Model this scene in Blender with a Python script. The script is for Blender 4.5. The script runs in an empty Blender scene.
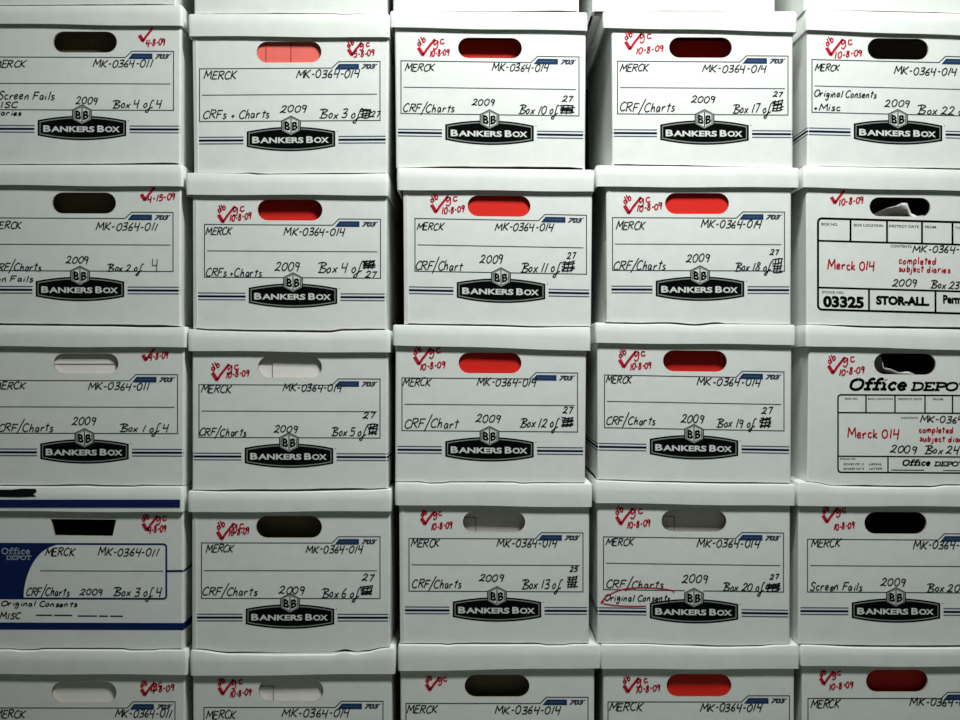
import bpy, bmesh, math, random
from mathutils import Vector
from mathutils.geometry import delaunay_2d_cdt
C = bpy.context.scene.collection
SC = bpy.context.scene

# ------------------------------------------------------------------ camera
D = 1.75            # camera to the box fronts, metres
S = 600.0           # a metre of box front in photo pixels
ZC = (803 - 360) / S
cam = bpy.data.objects.new('camera', bpy.data.cameras.new('camera'))
C.objects.link(cam)
cam.location = (0, -D, ZC)
cam.rotation_euler = (math.pi / 2, 0, 0)
cam.data.sensor_width = 36
cam.data.lens = 36 * D / (960 / S)
cam.data.clip_start = 0.02
SC.camera = cam

# ------------------------------------------------------------------ light and exposure
SC.view_settings.view_transform = 'Standard'
SC.view_settings.look = 'None'
SC.view_settings.gamma = 1
SC.view_settings.use_curve_mapping = False
SC.view_settings.exposure = 0.0
w = bpy.data.worlds.new('world'); SC.world = w
w.use_nodes = True
w.node_tree.nodes['Background'].inputs[0].default_value = (0.7, 0.85, 0.8, 1)
w.node_tree.nodes['Background'].inputs[1].default_value = 0.1

CEIL = 2.16
def area(name, loc, sx, sy, power, col, rot=(0, 0, 0)):
    l = bpy.data.lights.new(name, 'AREA'); l.shape = 'RECTANGLE'
    l.size = sx; l.size_y = sy; l.energy = power; l.color = col
    o = bpy.data.objects.new(name, l); C.objects.link(o); o.location = loc; o.rotation_euler = rot
    return o
area('ceiling_lamp_light', (0.27, -0.72, CEIL - 0.075), 0.50, 0.24, 35.5, (0.966, 1.0, 0.97))

# ------------------------------------------------------------------ materials
def mat(name, col, rough=0.6, noise=0.0, nscale=60, bump=0.0, emis=None, spec=0.3):
    m = bpy.data.materials.new(name); m.use_nodes = True
    nt = m.node_tree; b = nt.nodes['Principled BSDF']
    b.inputs['Base Color'].default_value = (*col, 1)
    b.inputs['Roughness'].default_value = rough
    b.inputs['Specular IOR Level'].default_value = spec
    if noise or bump:
        tc = nt.nodes.new('ShaderNodeTexCoord')
        n = nt.nodes.new('ShaderNodeTexNoise'); n.inputs['Scale'].default_value = nscale
        n.inputs['Detail'].default_value = 4
        nt.links.new(tc.outputs['Object'], n.inputs['Vector'])
        if noise:
            r = nt.nodes.new('ShaderNodeValToRGB')
            r.color_ramp.elements[0].position = .3; r.color_ramp.elements[1].position = .7
            r.color_ramp.elements[0].color = (*[c * (1 - noise) for c in col], 1)
            r.color_ramp.elements[1].color = (*[min(1, c * (1 + noise)) for c in col], 1)
            nt.links.new(n.outputs['Fac'], r.inputs[0]); nt.links.new(r.outputs[0], b.inputs['Base Color'])
        if bump:
            bp = nt.nodes.new('ShaderNodeBump'); bp.inputs['Strength'].default_value = bump
            bp.inputs['Distance'].default_value = .001
            nt.links.new(n.outputs['Fac'], bp.inputs['Height']); nt.links.new(bp.outputs[0], b.inputs['Normal'])
    if emis:
        b.inputs['Emission Color'].default_value = (*col, 1); b.inputs['Emission Strength'].default_value = emis
    return m
M_CARD = mat('white_card', (.78, .80, .775), .55, .03, 45, .35, spec=.25)
M_LID = mat('white_lid_card', (.80, .82, .795), .5, .03, 38, .35, spec=.25)
M_CUT = mat('brown_card_edge', (.34, .29, .22), .8, .15, 200)
M_IN = mat('brown_card_inside', (.27, .21, .13), .85, .1, 50)
M_FLAP = mat('white_card_flap', (.92, .90, .87), .6, .03, 40)
M_FORM = mat('dark_form_ink', (.045, .055, .08), .85, spec=.02)
M_THIN = mat('pale_blue_ink', (.07, .105, .16), .85, spec=.02)
M_NAVY = mat('navy_ink', (.004, .010, .038), .85, spec=.02)
M_BLUE = mat('blue_tab_ink', (.018, .045, .12), .85, spec=.02)
M_BAND = mat('blue_band_ink', (.008, .020, .095), .85, spec=.02)
M_LIGHT = mat('pale_lettering', (.34, .39, .44), .85, spec=.02)
M_BLACK = mat('black_ink', (.0025, .003, .003), .85, spec=.02)
M_RING = mat('grey_ink', (.24, .27, .25), .85, spec=.02)
M_WHT = mat('uninked_card', (.66, .69, .66), .85, spec=.02)
M_PEN = mat('black_pen', (.016, .018, .024), .85, spec=.02)
M_PENCIL = mat('pencil_grey', (.12, .125, .125), .85, spec=.02)
M_RED = mat('red_marker', (.50, .010, .035), .8, spec=.1)
M_FOLD = mat('red_folder_card', (.74, .020, .012), .5, .05, 30)
M_PINK = mat('salmon_folder_card', (.86, .17, .14), .5, .04, 30)
M_PAPER = mat('paper', (.75, .74, .70), .7)
M_BAG = mat('white_plastic', (.75, .76, .76), .25, spec=.6)
M_TAPE = mat('black_tape', (.006, .007, .008), .4)
M_FLOOR = mat('concrete_floor', (.13, .14, .125), .8, .15, 6, .2)
M_WALL = mat('painted_wall', (.13, .18, .145), .85, .04, 5, .1)
M_CEIL = mat('ceiling_paint', (.22, .25, .22), .85, .04, 8)
M_METAL = mat('lamp_housing_paint', (.7, .7, .7), .4)
M_DIFF = mat('lamp_diffuser', (.9, 1, .95), .4, emis=3)

# ------------------------------------------------------------------ helpers
def W(px, py, y=0.0):
    f = (D + y) / D
    return Vector(((px - 480) / S * f, y, ZC + (360 - py) / S * f))

def link(name, bm, mats, parent=None, origin=None, smooth=False):
    me = bpy.data.meshes.new(name)
    if origin is not None: bmesh.ops.translate(bm, verts=bm.verts, vec=-origin)
    bm.to_mesh(me); bm.free()
    for m in (mats if isinstance(mats, (list, tuple)) else [mats]): me.materials.append(m)
    if smooth:
        for p in me.polygons: p.use_smooth = True
    o = bpy.data.objects.new(name, me); C.objects.link(o)
    if parent: o.parent = parent
    return o

def box(bm, a, b, mi=0):
    x0, y0, z0 = a; x1, y1, z1 = b
    v = [bm.verts.new(p) for p in ((x0,y0,z0),(x1,y0,z0),(x1,y1,z0),(x0,y1,z0),(x0,y0,z1),(x1,y0,z1),(x1,y1,z1),(x0,y1,z1))]
    for q in ((0,3,2,1),(4,5,6,7),(0,1,5,4),(1,2,6,5),(2,3,7,6),(3,0,4,7)):
        bm.faces.new([v[i] for i in q]).material_index = mi

def hexa(bm, lo, hi, mi=0):
    """lo, hi: four corner points each, same order (counter-clockwise from above)"""
    v = [bm.verts.new(p) for p in list(lo) + list(hi)]
    for q in ((0,3,2,1),(4,5,6,7),(0,1,5,4),(1,2,6,5),(2,3,7,6),(3,0,4,7)):
        bm.faces.new([v[i] for i in q]).material_index = mi

def inside(p, poly):
    c = False; n = len(poly)
    for i in range(n):
        a, b = poly[i], poly[i-1]
        if (a[1] > p[1]) != (b[1] > p[1]) and p[0] < (b[0]-a[0])*(p[1]-a[1])/(b[1]-a[1])+a[0]: c = not c
    return c

def plate(bm, outer, holes, y0, y1, mf=0, mb=1, me=2):
    """sheet in the x-z plane from y0 (front) to y1 with holes cut through it"""
    pts = []; edges = []
    for loop in [outer] + holes:
        s = len(pts); pts += [Vector(p) for p in loop]
        edges += [(s+i, s+(i+1) % len(loop)) for i in range(len(loop))]
    vs, es, fs, _, _, _ = delaunay_2d_cdt(pts, edges, [], 0, 1e-7)
    F = [bm.verts.new((v[0], y0, v[1])) for v in vs]; B = [bm.verts.new((v[0], y1, v[1])) for v in vs]
    for f in fs:
        c = sum((vs[i] for i in f), Vector((0, 0))) / len(f)
        if not inside(c, outer) or any(inside(c, h) for h in holes): continue
        bm.faces.new([F[i] for i in f]).material_index = mf
        bm.faces.new([B[i] for i in reversed(f)]).material_index = mb
    for loop in [outer] + holes:
        n = len(loop)
        a = [bm.verts.new((p[0], y0, p[1])) for p in loop]; b = [bm.verts.new((p[0], y1, p[1])) for p in loop]
        for i in range(n):
            j = (i+1) % n
            bm.faces.new((a[i], a[j], b[j], b[i])).material_index = me

def stadium(cx, cy, w, h, n=9, tilt=0.0):
    r = h/2; out = []
    for k in range(n): t = -math.pi/2 + math.pi*k/(n-1); out.append((cx + w/2 - r + r*math.cos(t), cy + r*math.sin(t)))
    for k in range(n): t = math.pi/2 + math.pi*k/(n-1); out.append((cx - w/2 + r + r*math.cos(t), cy + r*math.sin(t)))
    return [(x, y + tilt*(x-cx)) for x, y in out]

# ---- ink: flat shapes lying on a box front, given in millimetre-like units of the print
class Ink:
    def __init__(s, off=.00015): s.bm = bmesh.new(); s.off = off
    def pt(s, x, y, lay=0): return s.bm.verts.new(W(x, y, -(s.off + lay*.00003)))
    def poly(s, pts, mi=0, lay=0):
        f = s.bm.faces.new([s.pt(x, y, lay) for x, y in pts]); f.material_index = mi
    def line(s, pts, w, mi=0, lay=0, closed=False):
        n = len(pts)
        if closed: pts = list(pts) + [pts[0]]; n += 1
        L = []; R = []; cut = set()
        for i in range(n):
            if closed and i in (0, n-1): a, b = pts[n-2], pts[1]
            else: a, b = pts[max(0, i-1)], pts[min(n-1, i+1)]
            p = pts[i]
            d1 = Vector((p[0]-a[0], p[1]-a[1])); d2 = Vector((b[0]-p[0], b[1]-p[1]))
            if d1.length < 1e-6: d1 = d2.copy()
            if d2.length < 1e-6: d2 = d1.copy()
            if d1.length < 1e-6: continue
            d1.normalize(); d2.normalize(); d = d1 + d2
            if d.length < 1.15 and 0 < i < n-1 and not closed:
                for dd in (d1, d2):
                    m = Vector((-dd[1], dd[0])); e = dd*(w*.35 if dd is d1 else -w*.35)
                    L.append(s.pt(p[0]+e[0]+m[0]*w/2, p[1]+e[1]+m[1]*w/2, lay)); R.append(s.pt(p[0]+e[0]-m[0]*w/2, p[1]+e[1]-m[1]*w/2, lay))
                cut.add(len(L)-2); continue
            if d.length < .3: d = d1.copy()
            d.normalize(); nrm = Vector((-d[1], d[0])); k = min(1.5, 1/max(.4, abs(nrm.dot(Vector((-d1[1], d1[0]))))))
            L.append(s.pt(p[0]+nrm[0]*w/2*k, p[1]+nrm[1]*w/2*k, lay)); R.append(s.pt(p[0]-nrm[0]*w/2*k, p[1]-nrm[1]*w/2*k, lay))
        for i in range(len(L)-1):
            if i in cut: continue
            try: s.bm.faces.new((L[i], L[i+1], R[i+1], R[i])).material_index = mi
            except ValueError: pass
    def type(s, text, x0, x1, base, h, mi=0, lay=0, bold=0.0, shear=0.0, slope=0.0):
        vs, fs, bb = typeset(text, bold, shear)
        kx = (x1-x0)/(bb[1]-bb[0]); ky = h/.729
        vv = [s.pt(x0+(v[0]-bb[0])*kx, base - v[1]*ky + slope*((v[0]-bb[0])*kx), lay) for v in vs]
        for f in fs:
            try: s.bm.faces.new([vv[i] for i in f]).material_index = mi
            except ValueError: pass
    def done(s, name, mats, parent, origin): return link(name, s.bm, mats, parent, origin)

_type = {}
def typeset(text, bold, shear):
    k = (text, bold, shear)
    if k not in _type:
        cu = bpy.data.curves.new('t', 'FONT'); cu.body = text; cu.offset = bold; cu.shear = shear; cu.resolution_u = 3
        o = bpy.data.objects.new('t', cu); C.objects.link(o)
        bpy.context.view_layer.update()
        me = bpy.data.meshes.new_from_object(o.evaluated_get(bpy.context.evaluated_depsgraph_get()))
        vs = [tuple(v.co) for v in me.vertices]; fs = [tuple(p.vertices) for p in me.polygons]
        xs = [v[0] for v in vs]
        _type[k] = (vs, fs, (min(xs), max(xs)))
        bpy.data.objects.remove(o); bpy.data.curves.remove(cu); bpy.data.meshes.remove(me)
    return _type[k]

# ---- pen alphabet: width then strokes, l = straight, c = curved; cap height 1
PEN = {
 'M': '.85 l0,0 .1,1 .4,.35 .74,1 .82,0', 'E': '.6 l.55,1 .03,1 0,0 .58,0|l0,.52 .45,.55',
 'R': '.65 l0,0 .05,1|c.0,1 .5,.98 .52,.68 .06,.5|l.2,.5 .62,0', 'C': '.65 c.62,.84 .38,1 .08,.72 .04,.28 .3,0 .62,.14',
 'K': '.65 l0,0 .06,1|l.6,1 .08,.45 .62,0', 'F': '.6 l0,0 .06,1 .58,1|l.03,.52 .46,.54',
 'B': '.75 l.14,0 .2,1|c-.18,.95 .3,1.05 .66,.86 .2,.53 .72,.34 .55,.02 -.05,.02', 'S': '.6 c.58,.85 .3,1 .08,.74 .5,.36 .34,0 0,.14',
 'O': '.75 c.4,1 .06,.75 .06,.25 .38,0 .7,.3 .68,.78 .38,1', 'I': '.3 l.15,0 .17,1', 'T': '.6 l0,1 .62,1|l.3,1 .28,0',
 'D': '.7 l.05,0 .08,1|c0,1 .6,.9 .62,.3 .03,0', 'A': '.7 l0,0 .32,1 .64,0|l.12,.4 .5,.4', 'N': '.7 l0,0 .06,1 .56,0 .62,1',
 '0': '.62 c.32,1 .04,.7 .06,.2 .3,0 .54,.3 .52,.8 .3,1', '1': '.3 l.2,1 .08,0', '2': '.62 c.04,.75 .25,1 .5,.82 .3,.35 0,.04 .2,.1 .6,0',
 '3': '.55 c.02,.92 .45,1 .38,.62 .15,.52 .5,.42 .42,.06 0,.05', '4': '.6 l.05,1 0,.45 .5,.48|l.5,1 .42,-.1',
 '5': '.6 l.55,1 .12,1 .08,.58|c.08,.58 .5,.6 .46,.1 0,.06', '6': '.55 c.4,1 .08,.5 .1,.08 .42,.05 .4,.42 .1,.35',
 '7': '.55 l0,.95 .5,1 .22,0', '8': '.55 c.46,.85 .2,1 .08,.75 .45,.3 .25,0 .02,.22 .46,.85', '9': '.52 c.42,.85 .1,.95 .06,.6 .35,.5 .44,.9|c.44,.9 .42,.4 .32,-.1',
 '-': '.45 l.06,.45 .36,.48', '/': '.4 l.42,1.5 -.05,-.35', "'": '.2 l.1,1 .08,.8', '&': '.5 l.05,.3 .4,.3|l.22,.5 .22,.08', ' ': '.22',
 'h': '.5 c.1,1.05 .04,.5 .02,0|c.02,.3 .28,.6 .36,.35 .38,0', 'a': '.5 c.38,.5 .12,.55 .04,.2 .22,0 .38,.45|c.38,.5 .38,.15 .46,0',
 'r': '.42 l.03,.55 .05,0|c.05,.3 .2,.55 .38,.5', 't': '.42 l.22,.95 .18,0|l0,.66 .42,.7', 's': '.38 c.34,.5 .1,.55 .1,.35 .34,.18 .2,0 0,.05',
 'o': '.46 c.2,.55 .02,.3 .16,0 .38,.2 .3,.52 .18,.54', 'f': '.4 c.5,1.1 .25,.95 .15,-.1 .05,-.55 -.2,-.45 .1,-.1 .5,.15', 'x': '.45 l.02,.5 .4,0|l.42,.55 0,-.02',
 'i': '.22 l.1,.5 .1,0|l.12,.78 .14,.72', 'g': '.5 c.36,.5 .06,.55 .1,.08 .36,.4|c.38,.5 .36,-.2 .18,-.45 0,-.25', 'n': '.5 l.03,.5 .05,0|c.05,.3 .25,.6 .36,.35 .38,0',
 'l': '.22 l.14,1 .08,0', 'e': '.45 c.04,.25 .34,.34 .26,.56 .04,.4 .1,.02 .4,.1', 'c': '.42 c.36,.48 .1,.52 .04,.2 .18,0 .4,.08',
 'd': '.5 c.36,.4 .1,.5 .04,.15 .2,0 .36,.3|l.42,1 .38,0', 'm': '.72 l.03,.5 .04,0|c.04,.3 .2,.6 .3,.4 .3,0|c.3,.3 .48,.6 .58,.4 .6,0',
 'p': '.46 l.05,.5 .02,-.5|c.04,.35 .25,.6 .4,.3 .2,0 .04,.1', 'u': '.5 c.03,.5 .05,.05 .25,.02 .38,.5|l.38,.5 .42,0', 'y': '.48 l.03,.5 .2,.05|c.4,.5 .2,-.2 0,-.45',
 'k': '.48 l.1,1 .05,0|l.4,.55 .08,.22 .44,0',
 'j': '.3 c.15,.5 .15,-.2 -.05,-.45|l.17,.75 .18,.7', 'b': '.48 l.08,1 .04,0|c.05,.3 .3,.6 .4,.25 .2,0 .05,.1', 'w': '.6 l0,.5 .14,0 .28,.4 .42,0 .56,.5',
}
SLAB = {
 'O': '.95 c.47,1 .12,.78 .12,.22 .47,0 .82,.22 .82,.78 .47,1', 'f': '.55 c.62,.9 .48,1.03 .3,.9 .28,.65 .28,0|l.02,.62 .56,.62|l.04,.04 .52,.04',
 'i': '.45 l.22,.62 .22,.04|l.02,.62 .22,.62|l.02,.04 .44,.04|l.2,.95 .24,.87', 'c': '.6 c.54,.5 .3,.66 .08,.34 .28,0 .56,.12',
 'e': '.66 c.1,.33 .56,.36 .34,.66 .08,.36 .3,0 .6,.12', ' ': '.3',
 'D': '.9 l.2,.96 .2,.04|l.02,.96 .4,.96|l.02,.04 .4,.04|c.4,.96 .8,.8 .8,.2 .4,.04', 'E': '.82 l.2,.96 .2,.04|l.02,.96 .74,.96 .74,.72|l.02,.04 .76,.04 .76,.3|l.2,.5 .56,.5',
 'P': '.8 l.2,.96 .2,.04|l.02,.04 .42,.04|l.02,.96 .42,.96|c.42,.96 .78,.85 .7,.5 .2,.46', 'T': '.85 l.06,.7 .08,.96 .78,.96 .8,.7|l.43,.96 .43,.04|l.22,.04 .64,.04',
}
def parse(d):
    out = {}
    for k, v in d.items():
        w_, _, rest = v.partition(' ')
        ss = []
        if rest:
            for st in rest.split('|'):
                pts = [tuple(float(q) for q in p.split(',')) for p in st[1:].split(' ')]
                if st[0] == 'c': pts = spline(pts)
                ss.append(pts)
        out[k] = (float(w_), ss)
    return out
def spline(p, n=5):
    q = [p[0]] + list(p) + [p[-1]]; out = []
    for i in range(1, len(q)-2):
        for k in range(n):
            t = k/n; a, b, c, d = q[i-1], q[i], q[i+1], q[i+2]
            out.append(tuple(.5*(2*b[j]+(c[j]-a[j])*t+(2*a[j]-5*b[j]+4*c[j]-d[j])*t*t+(3*b[j]-a[j]-3*c[j]+d[j])*t**3) for j in (0, 1)))
    out.append(p[-1]); return out
PEN = parse(PEN); SLAB = parse(SLAB)

def write(ink, text, x0, x1, base, h, w=1.05, mi=0, slope=0.0, shear=.12, font=None, rng=None, rot=0.0, gap=.12, lay=0):
    font = font or PEN
    tot = sum(font[c][0] + gap for c in text) - gap
    k = (x1-x0)/tot; cx = 0
    cr, sr = math.cos(rot), math.sin(rot)
    for ch in text:
        wd, strokes = font[ch]
        jy = rng.uniform(-.06, .06) if rng else 0; js = rng.uniform(.93, 1.08) if rng else 1
        jx = rng.uniform(-.04, .04) if rng else 0; jr = rng.uniform(-.06, .06) if rng else 0
        for st in strokes:
            pp = []
            for (u, v) in st:
                X = (cx + (u+jx) + (shear+jr)*v*h/max(k, .1)*.9) * k
                Y = (v*js + jy)*h
                # rotate (X right, Y up) by rot
                rx = X*cr - Y*sr; ry = X*sr + Y*cr
                pp.append((x0 + rx, base - ry + slope*rx))
            ink.line(pp, w, mi, lay)
        cx += wd + gap

def scribble(ink, x0, x1, y0, y1, rng, w=1.2, mi=0):
    n = 5
    for k in range(n):
        y = y0 + (y1-y0)*k/(n-1)
        ink.line(spline([(x0+rng.uniform(-1, 1), y+rng.uniform(-.7, .7)), ((x0+x1)/2, y+rng.uniform(-1.2, 1.2)), (x1+rng.uniform(-1, 1), y-rng.uniform(0, 1.6))]), w, mi)
    for k in range(3):
        x = x0 + (x1-x0)*(k+.5)/3
        ink.line([(x+1.5, y0-1), (x-1, y1+1)], w, mi)

# ------------------------------------------------------------------ the setting
def struct(name, a, b, m):
    bm = bmesh.new(); box(bm, a, b); o = link(name, bm, m); o['kind'] = 'structure'; return o
struct('floor', (-2.4, -3.2, -.1), (2.4, .60, 0), M_FLOOR)
struct('ceiling', (-2.4, -3.2, CEIL), (2.4, .60, CEIL+.1), M_CEIL)
struct('wall_back', (-2.4, .50, 0), (2.4, .60, CEIL), M_WALL)
struct('wall_front', (-2.4, -3.2, 0), (2.4, -3.1, CEIL), M_WALL)
struct('wall_left', (-2.5, -3.2, 0), (-2.4, .60, CEIL), M_WALL)
struct('wall_right', (2.4, -3.2, 0), (2.5, .60, CEIL), M_WALL)

lamp = bpy.data.objects.new('ceiling_lamp', None); C.objects.link(lamp); lamp.location = (.27, -.72, CEIL-.07)
lamp['label'] = 'square white fluorescent ceiling lamp above the stacked boxes'; lamp['category'] = 'lamp'
bm = bmesh.new(); box(bm, (-.31, -.15, .02), (.31, .15, .07)); box(bm, (-.31, -.15, 0), (-.29, .15, .02)); box(bm, (.29, -.15, 0), (.31, .15, .02))
link('housing', bm, M_METAL, lamp)
bm = bmesh.new(); box(bm, (-.28, -.13, .008), (.28, .13, .018)); link('diffuser', bm, M_DIFF, lamp)

# ------------------------------------------------------------------ boxes
DEP = .385; TH = .0045; LY = -.0058

def prof(pts, t):
    if t <= pts[0][0]: return pts[0][1]
    for a, b in zip(pts, pts[1:]):
        if t <= b[0]:
            u = (t-a[0])/(b[0]-a[0]); u = u*u*(3-2*u); return a[1]+(b[1]-a[1])*u
    return pts[-1][1]

def seg(x, xa, za, xb, zb): return za + (zb-za)*(x-xa)/(xb-xa)

def make_body(root, org, b, hole, rng, wave, below, kinked):
    """b: left/right x at top and bottom (photo units); below(x) gives the height it rests on"""
    xlt, xrt, xlb, xrb, ytop = b
    TL, TR = W(xlt, ytop[0]), W(xrt, ytop[1])
    xl, xr = W(xlb, 0).x, W(xrb, 0).x
    zl, zr = below(xl), below(xr)
    bm = bmesh.new(); c = .003
    # bottom edge of the front panel, lifting slightly off the lid where the card is warped
    n = 80; bot = []
    ph = rng.uniform(0, 6); ph2 = rng.uniform(0, 6)
    for i in range(n+1):
        t = i/n; x = xl+c + (xr-xl-2*c)*t
        lift = kinked(x, t) if kinked else 0
        lift += max(0, math.sin(t*19+ph)*.4+math.sin(t*43+ph2)*.3)*.0006
        bot.append((x, seg(x, xl, zl, xr, zr) + .0007 + lift))
    outer = bot + [(TR.x-c, TR.z), (TL.x+c, TL.z)]
    plate(bm, outer, [hole], 0, TH)
    # rounded front corners
    for (xt, zt, xb, zb, sg) in ((TL.x, TL.z, xl, zl, 1), (TR.x, TR.z, xr, zr, -1)):
        pr = None
        for k in range(4):
            a = math.pi/2*k/3
            dx = c - c*math.sin(a); dy = c - c*math.cos(a)
            v = (bm.verts.new((xb+sg*dx, dy, zb+.0007)), bm.verts.new((xt+sg*dx, dy, zt)))
            if pr:
                q = (pr[0], v[0], v[1], pr[1]); bm.faces.new(q if sg < 0 else q[::-1]).material_index = 0
            pr = v
    # side panels, back, bottom
    def panel(xt0, xt1, xb0, xb1, y0, y1, zt0, zt1, zb0, zb1):
        hexa(bm, [(xb0, y0, zb0), (xb1, y0, zb1), (xb1, y1, zb1), (xb0, y1, zb0)], [(xt0, y0, zt0), (xt1, y0, zt1), (xt1, y1, zt1), (xt0, y1, zt0)], 0)
    e = .0007
    panel(TL.x, TL.x+TH, xl, xl+TH, c, DEP, TL.z, TL.z, zl+e, zl+e)
    panel(TR.x-TH, TR.x, xr-TH, xr, c, DEP, TR.z, TR.z, zr+e, zr+e)
    panel(TL.x, TR.x, xl, xr, DEP-TH, DEP, TL.z, TR.z, zl+e, zr+e)
    hexa(bm, [(xl, .022, zl+e), (xr, .022, zr+e), (xr, DEP, zr+e), (xl, DEP, zl+e)], [(xl, .022, zl+e+TH), (xr, .022, zr+e+TH), (xr, DEP, zr+e+TH), (xl, DEP, zl+e+TH)], 0)
    # brown inner faces
    for f in bm.faces:
        f.normal_update()
    for (xa, za, xb_, zb_) in ((TL.x+TH+.0002, TL.z, xl+TH+.0002, zl), (TR.x-TH-.0002, TR.z, xr-TH-.0002, zr)):
        f = bm.faces.new([bm.verts.new(p) for p in ((xb_, TH, zb_+.006), (xb_, DEP-TH, zb_+.006), (xa, DEP-TH, za), (xa, TH, za))]); f.material_index = 1
    f = bm.faces.new([bm.verts.new(p) for p in ((xl+TH, .022, zl+e+TH+.0002), (xr-TH, .022, zr+e+TH+.0002), (xr-TH, DEP-TH, zr+e+TH+.0002), (xl+TH, DEP-TH, zl+e+TH+.0002))]); f.material_index = 1
    f = bm.faces.new([bm.verts.new(p) for p in ((xl+TH, DEP-TH-.0002, zl+.006), (xr-TH, DEP-TH-.0002, zr+.006), (TR.x-TH, DEP-TH-.0002, TR.z), (TL.x+TH, DEP-TH-.0002, TL.z))]); f.material_index = 1
    return link('body', bm, [M_CARD, M_IN, M_CUT], root, org), (xl, xr, zl, zr, TL, TR)

def make_lid(root, org, L, rng, wave, crush=()):
    xl, xr, tL, tR, bL, bR = L
    A, B = W(xl, tL, LY), W(xr, tR, LY); a_, b_ = W(xl, bL, LY), W(xr, bR, LY)
    y0, y1 = LY, DEP + .007
    r = .004
    ring = []     # outline of the lid, counter-clockwise from above
    nf = 80
    for i in range(nf+1): ring.append((A.x+r+(B.x-A.x-2*r)*i/nf, y0, i/nf))
    for k in range(1, 4): t = -math.pi/2+math.pi/2*k/4; ring.append((B.x-r+r*math.cos(t), y0+r+r*math.sin(t), 1))
    ring += [(B.x, y0+r, None), (B.x, y1, None), (A.x, y1, None), (A.x, y0+r, None)]
    for k in range(1, 4): t = math.pi+math.pi/2*k/4; ring.append((A.x+r+r*math.cos(t), y0+r+r*math.sin(t), 0))
    ph = [rng.uniform(0, 6) for _ in range(4)]
    cx, cy = (A.x+B.x)/2, (y0+y1)/2
    def zt(x): return seg(x, A.x, A.z, B.x, B.z)
    def zb(x): return seg(x, a_.x, a_.z, b_.x, b_.z)
    def dip(t):
        if t is None: return 0
        return prof(crush, t)/S if crush else 0
    def bulge(t): return 0 if t is None else .0009*math.sin(t*math.pi*2+ph[3])*math.sin(t*math.pi)
    th = .003
    def inset(x, y, d):
        nx = cx + (x-cx)*(1 - d/((B.x-A.x)/2)); ny = cy + (y-cy)*(1 - d/((y1-y0)/2))
        return nx, ny
    bm = bmesh.new(); rows = []
    def row(d, z): rows.append([bm.verts.new((*inset(x, y, d), z(inset(x, y, d)[0], t if t is None else min(1, max(0, (inset(x, y, d)[0]-A.x-r)/(B.x-A.x-2*r)))))) for (x, y, t) in ring])
    row(th, lambda x, t: zt(x)-.004-max([0]+[q[1] for q in crush])/S*1.1)
    row(th, lambda x, t: zb(x)+bulge(t))
    row(0, lambda x, t: zb(x)+bulge(t))
    row(-.0006, lambda x, t: (zb(x)+zt(x))/2)
    row(0, lambda x, t: zt(x)-.0022-dip(t))
    row(.0008, lambda x, t: zt(x)-.0007-dip(t))
    row(.0025, lambda x, t: zt(x)-.0002-dip(t))
    row(.0115, lambda x, t: zt(x)-dip(t))
    row(.028, lambda x, t: zt(x))
    n = len(ring)
    for a, b in zip(rows, rows[1:]):
        for i in range(n):
            j = (i+1) % n; bm.faces.new((a[i], a[j], b[j], b[i]))
    bm.faces.new(rows[-1]); bm.faces.new(rows[0][::-1])
    bmesh.ops.recalc_face_normals(bm, faces=bm.faces)
    o = link('lid', bm, [M_LID], root, org, smooth=True)
    m = o.modifiers.new('edge', 'EDGE_SPLIT'); m.split_angle = math.radians(40)
    return o, zt, (A, B, a_, b_), lambda x: dip(min(1, max(0, (x-A.x-r)/(B.x-A.x-2*r))))

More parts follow.
